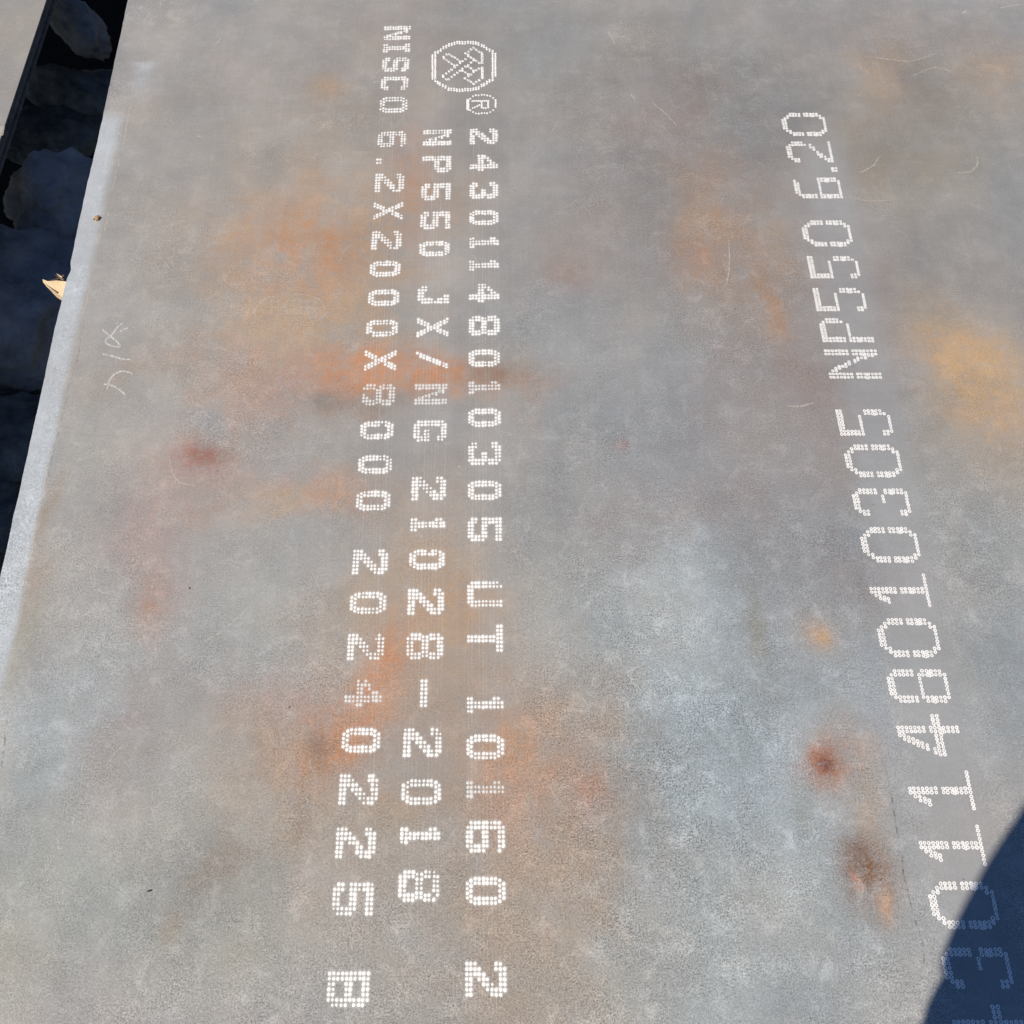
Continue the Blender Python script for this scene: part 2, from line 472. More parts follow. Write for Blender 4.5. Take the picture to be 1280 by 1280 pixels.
# wiped, smoother band under the right hand line of print
q0, q1 = at(1020, 150), at(1245, 1280)
tt = (GY - q0.y) / (q1.y - q0.y)
bandc = q0.x + (q1.x - q0.x) * tt
band = np.exp(-((GX - bandc) / 0.050) ** 4) * np.clip((1.62 - GY) / 0.1, 0, 1)
stain[:] = stain * (1 - 0.62 * band[..., None]) + lin((154, 151, 149)) * 0.62 * band[..., None]
zone[:] = zone * (1 - 0.62 * band[..., None]) + lin((154, 151, 149)) * 0.62 * band[..., None]
grain = 0.42 + 0.42 * np.clip((1.25 - GY) / 1.0, 0, 1)
gc, gsx, gsy = px_scale(900, 800)
grain += 0.5 * np.clip((fbm(GX, GY, 4.5, 411, 5) - 0.47) * 5, 0, 1)
grain += 0.40 * np.exp(-((GX - gc.x) / 0.28) ** 2 - ((GY - gc.y) / 0.45) ** 2)
grain *= (1 - 0.72 * band)
left_lines = np.clip(1 - np.abs(GX - at(547, 640).x) / 0.14, 0, 1) * np.clip((GY - 0.1) / 0.5, 0, 1)
grain *= 1 - 0.45 * np.clip(left_lines * 3, 0, 1)
stain *= GAIN
zone *= GAIN

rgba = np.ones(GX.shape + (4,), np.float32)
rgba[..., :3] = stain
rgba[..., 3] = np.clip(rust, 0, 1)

V = np.stack([PXs, GY, GZ], -1).reshape(-1, 3)
idx = np.arange(NX * NY).reshape(NY, NX)
quads = np.stack([idx[:-1, :-1], idx[:-1, 1:], idx[1:, 1:], idx[1:, :-1]], -1).reshape(-1, 4)
pm = bpy.data.meshes.new('plate_top')
pm.vertices.add(len(V)); pm.vertices.foreach_set('co', V.ravel().astype(np.float32))
pm.loops.add(quads.size); pm.loops.foreach_set('vertex_index', quads.ravel().astype(np.int32))
pm.polygons.add(len(quads))
pm.polygons.foreach_set('loop_start', np.arange(0, quads.size, 4, dtype=np.int32))
pm.polygons.foreach_set('use_smooth', np.ones(len(quads), bool))
pm.update(calc_edges=True)
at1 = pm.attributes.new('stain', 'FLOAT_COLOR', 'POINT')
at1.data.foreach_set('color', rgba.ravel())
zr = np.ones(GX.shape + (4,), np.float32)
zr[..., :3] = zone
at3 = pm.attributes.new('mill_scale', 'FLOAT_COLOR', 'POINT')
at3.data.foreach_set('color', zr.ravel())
at2 = pm.attributes.new('grain', 'FLOAT', 'POINT')
at2.data.foreach_set('value', grain.ravel().astype(np.float32))
plate = bpy.data.objects.new('steel_plate', None)
COL.objects.link(plate)
tag(plate, 'large rust-stained grey steel plate printed with white dotted numbers', 'steel plate')
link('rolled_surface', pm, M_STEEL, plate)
# cut edges and underside
ring = [idx[0, i] for i in range(NX)] + [idx[j, NX - 1] for j in range(1, NY)] + \
       [idx[NY - 1, i] for i in range(NX - 2, -1, -1)] + [idx[j, 0] for j in range(NY - 2, 0, -1)]
rv = [V[k] - np.array((0, 0, 0.0001)) for k in ring]
nr = len(rv)
sv = rv + [v - np.array((0, 0, TH)) for v in rv]
sf = [(i, i + nr, (i + 1) % nr + nr, (i + 1) % nr) for i in range(nr)]
sf.append(tuple(range(2 * nr - 1, nr - 1, -1)))
link('cut_edge', mesh('cut_edge', sv, sf), M_EDGE, plate)

# ------------------------------------------------------------------ dot-matrix print
VPX, VPY = 599.0, -1962.0


def G(s):
    rows = s.split()
    return [(r, c) for r, row in enumerate(rows) for c, ch in enumerate(row) if ch == '1']


ZERO = [(r, c) for r in range(2, 8) for c in (0, 1, 4.4, 5.4)] + [(r, c) for r in (1, 8) for c in (.4, 1.5, 2.7, 3.9, 5.0)] + \
       [(r, c) for r in (0, 9) for c in (1.1, 2.2, 3.25, 4.3)]
FONT = {
    '0': ZERO, 'O': ZERO,
    '1': G('.11. 111. 111. .11. .11. .11. .11. .11. 1111 1111'),
    '2': G('.11111. 1111111 11...11 ....111 ...111. ..111.. .111... 111.... 1111111 1111111'),
    '3': G('.11111. 1111111 11...11 .....11 ...111. ...1111 .....11 11...11 1111111 .11111.'),
    '4': G('....11. ...111. ..1111. .11.11. 11..11. 1111111 1111111 ....11. ....11. ....11.'),
    '5': G('1111111 1111111 11..... 11..... 111111. 1111111 .....11 11...11 1111111 .11111.'),
    '6': G('.11111. 1111111 11..... 11..... 111111. 1111111 11...11 11...11 1111111 .11111.'),
    '8': [(r, c) for r in (0, 9) for c in range(1, 6)] + [(r, c) for r in (1, 8) for c in range(7)] +
         [(r, c) for r in (2, 3, 6, 7) for c in (0, 1, 5, 6)] + [(r, c + .5) for r in (4, 5) for c in range(6)],
    'N': [(r, c) for r in range(10) for c in (0, 1, 5, 6)] + [(r, 1.75 + (r - 1) * .36 + d * (r % 2)) for r in range(1, 9) for d in (0, .7)],
    'I': G('1111 1111 .11. .11. .11. .11. .11. .11. 1111 1111'),
    'S': G('.11111. 1111111 11...11 11..... 111111. .111111 .....11 11...11 1111111 .11111.'),
    'C': G('.11111. 1111111 11...11 11..... 11..... 11..... 11..... 11...11 1111111 .11111.'),
    'P': G('111111. 1111111 11...11 11...11 1111111 111111. 11..... 11..... 11..... 11.....'),
    'X': [(r, (r / 9) * 5) for r in range(10)] + [(r, (r / 9) * 5 + 1) for r in range(10)] +
         [(r, 5 - (r / 9) * 5) for r in range(10) if r not in (4, 5)] + [(r, 6 - (r / 9) * 5) for r in range(10) if r not in (4, 5)],
    'J': G('...111 ...111 ....11 ....11 ....11 ....11 ....11 11..11 111111 .1111.'),
    '/': [(r, 5 - (r / 9) * 5) for r in range(10)] + [(r, 6 - (r / 9) * 5) for r in range(10)],
    'G': G('.11111. 1111111 11...11 11..... 11..... 11.1111 11.1111 11...11 1111111 .11111.'),
    'U': G('11...11 11...11 11...11 11...11 11...11 11...11 11...11 11...11 1111111 .11111.'),
    'T': G('1111111 1111111 ..111.. ..11... ..11... ..11... ..11... ..11... ..11... ..11...'),
    'T2': [(r, c) for r in (0, 1) for c in range(7)] + [(r, c) for r in range(2, 10) for c in (2.6, 3.6)],
    '-': [(r, c) for r in (4, 5) for c in range(7)],
    'B': G('111111. 1111111 11...11 11...11 111111. 1111111 11...11 11...11 1111111 111111.'),
    '.': [(8, 0), (9, 0), (8, 1), (9, 1)],
}
FONT['T'] = FONT['T2']

NSEG = 8
CS = [(math.cos(2 * math.pi * k / NSEG), math.sin(2 * math.pi * k / NSEG)) for k in range(NSEG)]


def add_dot(v, f, p, r, ry, ring=False, hv=None, hf=None):
    """a small raised blob of paint; ring dots have an open middle"""
    b = len(v)
    z = p.z
    a0 = rnd.random() * 6.28
    j = [1 + rnd.uniform(-.10, .10) for _ in range(NSEG)]
    ca, sa = math.cos(a0), math.sin(a0)

    def ringv(k, h):
        for q, (c, s) in enumerate(CS):
            cc, ss = c * ca - s * sa, c * sa + s * ca
            v.append((p.x + cc * r * k * j[q], p.y + ss * ry * k * j[q], z + h))
    ringv(1.0, 0.00012)
    ringv(0.70, 0.00034)
    if ring:
        ringv(rnd.uniform(0.24, 0.42), 0.00012)
    for q in range(NSEG):
        n = (q + 1) % NSEG
        f.append((b + q, b + n, b + NSEG + n, b + NSEG + q))
        if ring:
            f.append((b + NSEG + q, b + NSEG + n, b + 2 * NSEG + n, b + 2 * NSEG + q))
    if not ring:
        f.append(tuple(b + NSEG + q for q in range(NSEG)))
    if hv is not None:                       # thin overspray round the dot
        b = len(hv)
        kx, ky = rnd.uniform(1.3, 1.8), rnd.uniform(1.4, 2.1)
        for c, s in CS:
            hv.append((p.x + c * r * kx, p.y + s * ry * ky, z + 0.00002 + 0.000001 * (b // NSEG % 60)))
        hf.append(tuple(range(b, b + NSEG)))


def char_name(ch):
    return 'painted_digit' if ch.isdigit() else ('painted_letter' if ch.isalpha() else 'painted_mark')


NOZ = {}


def place_left(line, v_left, v_right, ch, y0, y1, worn=False):
    gl = FONT[ch]
    cmax = max(c for r, c in gl)
    e = 0.42 * (y1 - y0) / (cmax + 1)
    v, f, hv, hf = [], [], [], []
    for r, c in gl:
        if rnd.random() < (0.02 if worn else 0.006):
            continue
        nz = NOZ.setdefault((line, r), (rnd.uniform(0.92, 1.07), rnd.uniform(-.08, .08)))
        y = y0 + e + (y1 - y0 - 2 * e) * c / max(cmax, 1e-6)
        vv = v_right - 0.00085 + (v_left + 0.00085 - (v_right - 0.00085)) * (r + nz[1]) / 9
        shear = 0.030 * max(0, 1 - y / 1100)
        y += shear * (r - 4.5) * (3.4 + y * 0.002)
        x = VPX + vv * (y - VPY)
        p = at(x + rnd.gauss(0, .12), y + rnd.gauss(0, .16))
        k = nz[0] * rnd.uniform(0.9, 1.08) * (rnd.uniform(0.74, 0.94) if worn else 1)
        wear = float(fbm(np.array([p.x]), np.array([p.y]), 24, 401, 3)[0])
        k *= 1 - 0.24 * min(max((wear - 0.56) / 0.16, 0), 1)
        if rnd.random() < 0.05:
            k *= 0.72
        add_dot(v, f, p, 0.00268 * k, 0.00284 * k, False, hv, hf)
    o = link(char_name(ch), mesh('print', v, f), M_PAINT_THIN if worn else M_PAINT, plate)
    link('overspray', mesh('overspray', hv, hf), M_MIST, o)


L3 = [('2', 160.6, 180), ('4', 193.6, 213.6), ('3', 228, 248), ('0', 263, 281), ('1', 297, 309.5), ('1', 325.6, 338), ('4', 354.6, 377.5),
      ('8', 395, 419), ('0', 437, 458), ('1', 476.6, 492, 1), ('0', 510.7, 533.4), ('3', 552.7, 580.9), ('0', 601, 625), ('5', 646.9, 676.3),
      ('U', 726.6, 758.4), ('T', 781, 814.8), ('1', 871, 891), ('0', 918, 949), ('1', 976, 997.7, 1), ('6', 1026, 1065.6), ('0', 1096, 1131),
      ('2', 1202, 1246)]
L2 = [('N', 162.3, 181.6), ('P', 195.3, 215.3), ('5', 229.4, 250), ('5', 264.6, 286), ('0', 301.6, 320), ('J', 357, 379.5), ('X', 397.6, 420.8),
      ('/', 439.7, 460.3), ('N', 480, 505.4, 1), ('G', 525.6, 551.4), ('2', 596, 625), ('1', 647.8, 663.8), ('0', 687, 711.6), ('2', 736, 768),
      ('8', 791.5, 824), ('-', 849, 884), ('2', 910, 946), ('0', 974, 1005.8), ('1', 1034.6, 1055), ('8', 1087.5, 1127)]
L1 = [('N', 32.7, 49.8), ('I', 55, 65.3), ('S', 72, 89.4), ('C', 96, 112.6), ('O', 121, 141), ('6', 164.6, 183.6), ('.', 197.7, 204.5),
      ('2', 217, 239.7), ('X', 253, 274), ('2', 288.7, 311.5), ('0', 326.5, 345.4), ('0', 362, 382), ('0', 399.8, 420.4), ('X', 438, 463),
      ('8', 480, 506.7, 1), ('0', 526.5, 549), ('0', 569, 592), ('0', 613.7, 638), ('2', 687, 717.8), ('0', 739.7, 767.4), ('2', 792, 824.6),
      ('4', 849, 883, 1), ('0', 910, 940.8), ('2', 967.6, 1005.8), ('2', 1034, 1073), ('5', 1103, 1144.4), ('B', 1214, 1259)]
LINES = [(L1, -.0596, -.0426), (L2, -.0329, -.0159), (L3, -.0057, .0109)]
for li, (L, vl, vr) in enumerate(LINES):
    for t in L:
        place_left(li, vl, vr, t[0], t[1], t[2], len(t) > 3)
    # thin trails the nozzles leave between the characters
    ya, yb = L[0][1] - 6, L[-1][2] + 18
    v, f = [], []
    for r in range(10):
        vv = vr - 0.00085 + (vl + 0.00085 - (vr - 0.00085)) * (r + NOZ.get((li, r), (1, 0))[1]) / 9
        w = rnd.uniform(0.00028, 0.0006)
        y = ya + rnd.uniform(0, 30)
        b0 = None
        while y < yb:
            p = at(VPX + vv * (y - VPY), y)
            if rnd.random() < 0.16:
                b0 = None
            v += [(p.x - w, p.y, 0.00006), (p.x + w, p.y, 0.00006)]
            n = len(v)
            if b0 is not None:
                f.append((b0, b0 + 1, n - 1, n - 2))
            b0 = n - 2
            y += 17
    o = link('paint_trail', mesh('trail', v, f), M_STREAK, plate)
    o['kind'] = 'stuff'


# emblem and registered mark above the right-hand line
def emblem(name, pts, z0, sc, r, label):
    v, f = [], []
    for x, y in pts:
        p = at(z0[0] + x / sc + rnd.gauss(0, .08), z0[1] + y / sc + rnd.gauss(0, .08))
        k = rnd.uniform(.9, 1.1)
        add_dot(v, f, p, r * k, r * k * 1.25)
    o = link(name, mesh(name, v, f), M_PAINT, plate)
    o['label'] = label


UP = [(165, 305), (205, 290), (245, 260), (285, 230), (325, 215), (365, 190), (405, 180), (445, 165), (485, 155), (520, 155), (560, 158), (600, 158),
      (640, 150), (680, 155), (718, 158), (757, 160), (795, 175), (840, 195), (875, 210), (912, 240), (955, 265), (1000, 285)]
LO = [(165, 705), (200, 735), (232, 755), (275, 780), (315, 800), (360, 830), (400, 835), (440, 835), (480, 845), (520, 850), (560, 845), (600, 840),
      (640, 840), (680, 838), (718, 830), (757, 825), (795, 815), (840, 780), (875, 765), (915, 735), (955, 710), (1000, 690)]
ring_pts = [(x, y + d) for x, y in UP + LO for d in (-13, 13)]
ring_pts += [(1000, y) for y in range(295, 690, 23)] + [(1040, y) for y in range(315, 660, 23)]
ring_pts += [(125, y) for y in range(335, 690, 23)] + [(165, y) for y in range(315, 700, 23)]
inner = [(275, 630), (275, 652), (320, 600), (360, 570), (400, 545), (440, 510), (480, 480), (440, 485), (520, 445), (520, 425), (560, 420), (600, 390),
         (640, 350), (320, 685), (360, 685), (400, 650), (440, 620), (480, 590), (520, 560), (555, 530), (555, 560), (600, 500), (640, 478), (680, 440),
         (285, 358), (285, 382), (325, 322), (365, 322), (405, 350), (445, 368), (485, 395), (325, 405), (362, 432), (400, 462),
         (600, 310), (645, 285), (680, 250), (718, 225), (757, 255), (797, 285), (800, 447), (757, 415), (718, 392), (718, 410), (680, 370), (640, 330),
         (600, 585), (640, 610), (640, 638), (680, 615), (718, 582), (718, 560), (757, 553), (797, 528), (800, 700), (757, 722), (718, 750), (680, 722),
         (640, 700), (595, 672), (640, 500), (680, 525)]
inner += [(842, y) for y in range(300, 455, 24)] + [(845, y) for y in range(518, 675, 24)]
emblem('painted_emblem', ring_pts + inner + [(x + 9, y + 6) for x, y in inner], (530, 40), 11.64, 0.0023, 'round dotted emblem with crossed shapes')
reg = [(675, 968), (715, 935), (757, 920), (797, 922), (840, 915), (880, 915), (920, 922), (965, 932), (1005, 960), (1008, 1137), (965, 1165), (920, 1182),
       (880, 1180), (840, 1180), (797, 1188), (757, 1185), (715, 1165), (675, 1140)] + [(1043, y) for y in range(990, 1115, 25)] + \
      [(630, y) for y in range(985, 1130, 20)] + [(648, y) for y in range(985, 1130, 24)] + [(x, 1003) for x in range(705, 945, 29)] + \
      [(935, y) for y in range(1025, 1105, 24)] + [(840, y) for y in range(1025, 1105, 24)] + [(865, 1107), (900, 1107), (805, 1062), (775, 1078), (742, 1092), (710, 1106)]
emblem('painted_registered_mark', reg, (530, 40), 11.64, 0.0021, 'small circled letter R in white dots')

# right-hand line: open ring dots, letter tops to the left, read upwards
A6, B7 = list(range(0, 7)), list(range(8, 15))
RF = {
    '0': {0: [3, 4, 5, 6, 8, 9, 10, 11, 12], 1: [2, 3, 4, 5, 6, 8, 9, 10, 11, 12, 13], 2: [1, 2, 13, 14], 3: [0, 1, 14], 4: [0, 1, 14], 5: [0, 1, 14],
          6: [0, 1, 14], 7: [0, 1, 14], 8: [1, 2, 13, 14], 9: [2, 3, 4, 5, 6, 8, 9, 10, 11, 12, 13], 10: [3, 4, 5, 6, 8, 9, 10, 11, 12]},
    '1': {0: [14], 1: [14, 4], 1.6: [3], 2: [14, 2, 4], 2.5: [3], 3: [14, 1, 2], 4: A6 + B7, 5: A6 + B7, 6: [14], 7: [14], 8: [14], 9: [14]},
    '4': {0: [9, 10], .5: [8], 1: [9, 10], 1.4: [6], 1.5: [8], 1.9: [5], 2: [9, 10], 2.4: [4, 6], 3: [3, 5, 9, 10], 3.45: [2, 4], 4: [1, 3, 9, 10],
          4.5: [2], 5: [0, 1, 9, 10], 6: A6 + B7, 7: A6 + B7, 8: [9, 10], 9: [9, 10], 10: [9, 10]},
    '8': {0: [2, 3, 4, 5, 6, 9, 10, 11, 12, 13], 1: [1, 2, 3, 4, 5, 6, 8, 9, 10, 11, 12, 13, 14], 2: [0, 1, 8, 14], 3: [0, 1, 8, 14], 4: [0, 1, 8, 14],
          5: [0, 1, 8, 14], 6: [0, 1, 8, 14], 7: [1, 2, 3, 4, 5, 6, 8, 9, 10, 11, 12, 13, 14], 8: [2, 3, 4, 5, 6, 9, 10, 11, 12, 13]},
    '3': {0: [2, 3, 12, 13], 1: [1, 2, 3, 12, 13, 14], 2: [0, 1, 14], 3: [0, 1, 14], 4: [0, 1, 8, 14], 5: [0, 1, 8, 14], 6: [0, 1, 8, 14],
          7: [1, 2, 3, 4, 5, 6, 9, 10, 11, 12, 13, 14], 8: [2, 3, 4, 5, 6, 9, 10, 11, 12, 13]},
    '5': {0: A6 + [12, 13], 1: A6 + [12, 13, 14], 2: [0, 1, 6, 14], 3: [0, 1, 6, 14], 4: [0, 1, 6, 14], 5: [0, 1, 6, 14], 6: [0, 1, 6, 14],
          7: [0, 1, 8, 9, 10, 11, 12, 13], 8: [0, 1, 8, 9, 10, 11, 12]},
    'N': {0: A6 + B7, 1: A6 + B7, 2: [1, 2], 2.7: [2, 3], 3.3: [3, 4, 5], 4: [5, 6], 4.6: [6, 8], 5.2: [8, 9], 5.8: [9, 10, 11], 6.5: [11, 12, 13], 7: A6 + B7, 8: A6 + B7},
    'P': {0: A6 + B7, 1: A6 + B7, 2: [0, 1, 8], 3: [0, 1, 8], 4: [0, 1, 8], 5: [0, 1, 8], 6: [0, 1, 8], 7: [1, 2, 3, 4, 5, 6], 8: [2, 3, 4, 5]},
    '6': {0: [2, 3, 4, 5, 6] + B7, 1: [1, 2, 3, 4, 5, 6] + B7, 2: [0, 1, 8, 14], 3: [0, 1, 8, 14], 4: [0, 1, 8, 14], 5: [0, 1, 8, 14], 6: [0, 1, 8, 14],
          7: [0, 8, 9, 10, 11, 12, 13, 14], 8: [8, 9, 10, 11, 12, 13]},
    '2': {0: [2, 3, 13, 14], 1: [1, 2, 3, 12, 13, 14], 2: [0, 1, 11, 12, 14], 3: [0, 1, 10, 11, 14], 4: [0, 1, 10, 14], 5: [0, 1, 9, 14], 6: [0, 1, 8, 9, 14],
          7: [1, 2, 3, 4, 5, 6, 8, 14], 8: [2, 3, 4, 5, 14]},
    '.': {0: [13, 14], 1: [13, 14]},
}
# character, centre row y, top px y, bottom px y, x of the letter top, x of the letter foot
RT = [('0', 155.5, 141, 170, 979, 1030.6), ('2', 190, 177, 203, 985, 1038), ('.', 212, 209.5, 214.8, 989, 1045), ('6', 235, 222, 248, 994.7, 1049.4),
      ('0', 291.7, 275.5, 308, 1004.8, 1062), ('5', 334, 320.4, 348, 1012.4, 1071.4), ('5', 374.5, 360, 389, 1019.7, 1079.6),
      ('P', 412.7, 397.7, 427.7, 1027, 1088), ('N', 455, 436.7, 473.7, 1035, 1097), ('5', 528, 511.7, 544.4, 1049, 1112), ('0', 576, 555.6, 596.4, 1058.4, 1123.5),
      ('3', 627.5, 610.5, 644.6, 1068.5, 1134.3), ('0', 681, 658.7, 703, 1078.7, 1146), ('1', 737.9, 717, 758.5, 1089, 1158), ('0', 797, 772.6, 821.4, 1100, 1170.6),
      ('8', 857.5, 836.6, 878.4, 1112.3, 1183.4), ('4', 919, 893, 945.6, 1124.8, 1197.8), ('1', 988, 963.4, 1012.7, 1137.8, 1212.5),
      ('1', 1056.4, 1030.6, 1082, 1151, 1226), ('0', 1131.5, 1101.9, 1161, 1165, 1243), ('3', 1210, 1184.7, 1235.5, 1181.6, 1260.5),
      ('4', 1290, 1256, 1324, 1195, 1279)]
for ch, ym, ya, yb, xa, xb in RT:
    gl = RF[ch]
    cm = max(gl)
    s = ym + 0.0
    pitch = (yb - ya) / (cm + 0.9)
    shear = 0.205 + 0.012 * (ym / 1280)
    dot_px = (xb - xa) / 14.0
    v, f = [], []
    for c, rows in gl.items():
        dy = (cm / 2 - c) * pitch
        for r in rows:
            rr = r if r < 7 else 7.75 + (r - 8) * (14 - 7.75) / 6
            jit = NOZ.setdefault(('R', r), (rnd.uniform(-.07, .07), rnd.uniform(.94, 1.05)))
            x = xa + (xb - xa) * (rr + jit[0]) / 14 + dy * shear
            y = ym + dy + rnd.gauss(0, .12)
            k = jit[1] * rnd.uniform(.93, 1.07)
            add_dot(v, f, at(x + rnd.gauss(0, .1), y), 0.00292 * k, 0.00300 * k, True)
            if r == 11 and r + 0 in rows and len(rows) > 4:          # an overlapping second nozzle
                add_dot(v, f, at(x - dot_px * 0.5, y + pitch * 0.25), 0.0026 * k, 0.0027 * k, True)
    link(char_name(ch), mesh('print', v, f), M_PAINT, plate)


# ------------------------------------------------------------------ chalk, scratches, hairlines
def catmull(pts, n=6):
    if len(pts) < 3:
        return [((pts[0][0] * (1 - t / n) + pts[1][0] * t / n), (pts[0][1] * (1 - t / n) + pts[1][1] * t / n)) for t in range(n + 1)]
    P = [pts[0]] + list(pts) + [pts[-1]]
    out = []
    for i in range(1, len(P) - 2):
        for t in range(n):
            t_ = t / n
            q = []
            for a in range(2):
                p0, p1, p2, p3 = P[i - 1][a], P[i][a], P[i + 1][a], P[i + 2][a]
                q.append(0.5 * ((2 * p1) + (-p0 + p2) * t_ + (2 * p0 - 5 * p1 + 4 * p2 - p3) * t_ ** 2 + (-p0 + 3 * p1 - 3 * p2 + p3) * t_ ** 3))
            out.append(tuple(q))
    out.append(pts[-1])
    return out


def stroke(name, pts, w_px, mat, taper=0.25, z=0.00008, wig=0.0):
    c = catmull(pts)
    if wig:
        c = [(x + rnd.gauss(0, wig), y) for x, y in c]
    P = [at(*q) for q in c]
    w0 = w_px * px_scale(*pts[len(pts) // 2])[1] / 2
    v, f = [], []
    for i, p in enumerate(P):
        d = P[min(i + 1, len(P) - 1)] - P[max(i - 1, 0)]
        n = Vector((-d.y, d.x, 0)).normalized()
        t = i / (len(P) - 1)
        w = w0 * (taper + (1 - taper) * math.sin(math.pi * min(max(t, .02), .98)) ** .5) * rnd.uniform(.8, 1.15)
        zz = z + float(plate_z(np.array(p.x), np.array(p.y)))
        v += [(p.x + n.x * w, p.y + n.y * w, zz), (p.x - n.x * w, p.y - n.y * w, zz)]
        if i:
            b = 2 * i
            f.append((b - 2, b - 1, b + 1, b))
    return link(name, mesh(name, v, f), mat, plate)


for pts in [[(128, 412), (135, 418), (145, 426), (150, 433), (143, 433), (134, 430), (132, 425), (137, 421), (142, 416), (146, 410), (153, 404)],
            [(150, 415), (154, 412), (160, 410)], [(128, 442.5), (140, 445), (152, 448.5), (164, 449.5)],
            [(166, 467), (153, 464), (143, 468), (136, 477), (134, 487)], [(129, 480), (140, 482), (149, 487), (157, 494)]]:
    stroke('chalk_stroke', pts, 2.4, M_CHALK, 0.6)
for pts, w in [([(760, 40), (766, 49), (769, 56)], 2.0), ([(788, 118), (794, 124)], 1.8), ([(815, 128), (832, 142), (846, 157)], 1.5), ([(983, 507), (1000, 508), (1018, 503)], 2.4),
               ([(911, 300), (912, 330), (908, 358)], 1.7), ([(1074, 216), (1090, 208), (1100, 195)], 2.0), ([(1195, 216), (1214, 214), (1222, 203), (1220, 195)], 2.0),
               ([(1085, 70), (1110, 74), (1140, 76), (1172, 66)], 1.4), ([(1203, 17), (1208, 13)], 3), ([(1250, 10), (1275, 5)], 2.0), ([(1140, 95), (1170, 84), (1192, 92)], 1.2),
               ([(255, 803), (275, 790), (298, 772), (314, 755)], 1.7), ([(272, 794), (284, 784)], 2.4), ([(148, 936), (160, 931)], 1.6), ([(155, 905), (166, 914)], 1.2),
               ([(132, 958), (145, 940), (152, 935)], 1.0), ([(318, 398), (322, 382), (335, 372), (350, 370)], 1.2), ([(338, 392), (345, 384), (400, 386)], 1.0),
               ([(275, 438), (287, 436)], 1.6), ([(425, 206), (427, 200), (424, 193), (416, 190)], 1.2), ([(424, 330), (430, 314), (440, 306)], 1.1),
               ([(212, 567), (215, 590), (225, 603), (245, 607)], 1.4), ([(185, 583), (194, 574)], 1.4), ([(690, 165), (698, 152)], 1.0),
               ([(1060, 245), (1085, 251), (1115, 250)], 1.0), ([(270, 55), (276, 48)], 1.6),
               ([(246, 170), (252, 171)], 1.6), ([(150, 1107), (152, 1113)], 1.4), ([(592, 318), (598, 330)], 1.2), ([(573, 582), (576, 584)], 2.6), ([(579, 586), (582, 587)], 2.0),
               ([(714, 648), (728, 646)], 1.4), ([(440, 190), (466, 190)], 1.0), ([(692, 552), (740, 556)], 0.8)]:
    stroke('scratch', pts, w, M_SCR, wig=0.35)
for q in [[(166, 128), (158, 165), (152, 190)], [(150, 196), (140, 240)], [(112, 356), (104, 392)], [(60, 575), (54, 612)], [(46, 650), (38, 700)], [(136, 262), (130, 290)]]:
    stroke('scratch', [q[0]] + [((a[0] + b[0]) / 2 + rnd.gauss(0, .8), (a[1] + b[1]) / 2) for a, b in zip(q, q[1:])] + [q[-1]], 1.3, M_SCR, wig=0.4)
for i in range(7):
    stroke('scratch', [(340 + i * 9, 373 + (i % 2)), (339 + i * 9, 384), (341 + i * 9, 394 - (i % 3))], 0.8, M_SCR, wig=0.3)
for i in range(3):
    stroke('scratch', [(342, 377 + i * 8), (370, 376 + i * 8), (402, 377 + i * 8)], 0.7, M_SCR, wig=0.3)
stroke('scratch', [(352, 369), (378, 368), (398, 374), (406, 386), (398, 400), (370, 405), (340, 404)], 0.9, M_SCR, wig=0.3)
for pts, w in [([(1102, 948), (1112, 985), (1120, 1030), (1132, 1100), (1140, 1135), (1150, 1170), (1158, 1215)], 2.4), ([(853, 1095), (866, 1099), (878, 1106)], 2.2),
               ([(88, 478), (78, 520), (66, 570), (60, 600)], 1.3), ([(8, 900), (4, 940), (2, 960)], 3.0), ([(105, 400), (98, 440), (90, 470)], 1.0)]:
    stroke('hairline_crack', pts, w, M_CRACK, 0.4, wig=0.7)


# ------------------------------------------------------------------ loose bits on the plate
def lump(name, c, rad, mat, seed, sub=2, rough=0.25, freq=1.6, rot=0, parent=None):
    bm = bmesh.new()
    bmesh.ops.create_icosphere(bm, subdivisions=sub, radius=1)
    rs = np.random.default_rng(seed)
    ph = rs.uniform(0, 50, 3)
    from mathutils import noise as mn
    for w in bm.verts:
        q = Vector(w.co)
        n = mn.fractal(q * freq + Vector(ph), 0.85 if sub > 3 else 1.0, 2.1, 7 if sub > 3 else 4) * rough
        q = q * (1 + n)
        w.co = Vector((q.x * rad[0], q.y * rad[1], q.z * rad[2]))
    me = bpy.data.meshes.new(name)
    bm.to_mesh(me); bm.free()
    me.polygons.foreach_set('use_smooth', [True] * len(me.polygons))
    o = link(name, me, mat, parent)
    o.location = c
    o.rotation_euler = (0, 0, rot)
    return o


def on(px, py, dz):
    p = at(px, py)
    return (p.x, p.y, dz + float(plate_z(np.array(p.x), np.array(p.y))))


c = lump('rust_crumb', on(122, 273, 0.002), (0.0052, 0.006, 0.0035), M_CRUMB, 4, 2, .5, 2.4)
tag(c, 'orange brown crumb lying on the plate close to its left edge', 'crumb')
c = lump('rust_crumb', on(117, 274, 0.001), (0.0028, 0.002, 0.0016), M_CRUMB, 9, 1, .4)
tag(c, 'tiny pale crumb just left of the larger orange brown crumb', 'crumb')
c = lump('black_flake', on(187, 1113.5, 0.0008), (0.0042, 0.0014, 0.0011), M_FLAKE, 5, 1, .4, rot=0.25)
tag(c, 'thin black flake on the plain grey steel at lower left', 'flake')
c = lump('black_flake', on(237, 735.5, 0.0006), (0.0010, 0.0020, 0.0009), M_FLAKE, 6, 1, .4)
tag(c, 'small black speck on grey steel below the red rust spot', 'flake')
c = lump('black_flake', on(362, 884, 0.0006), (0.0012, 0.0012, 0.0009), M_FLAKE, 8, 1, .4)
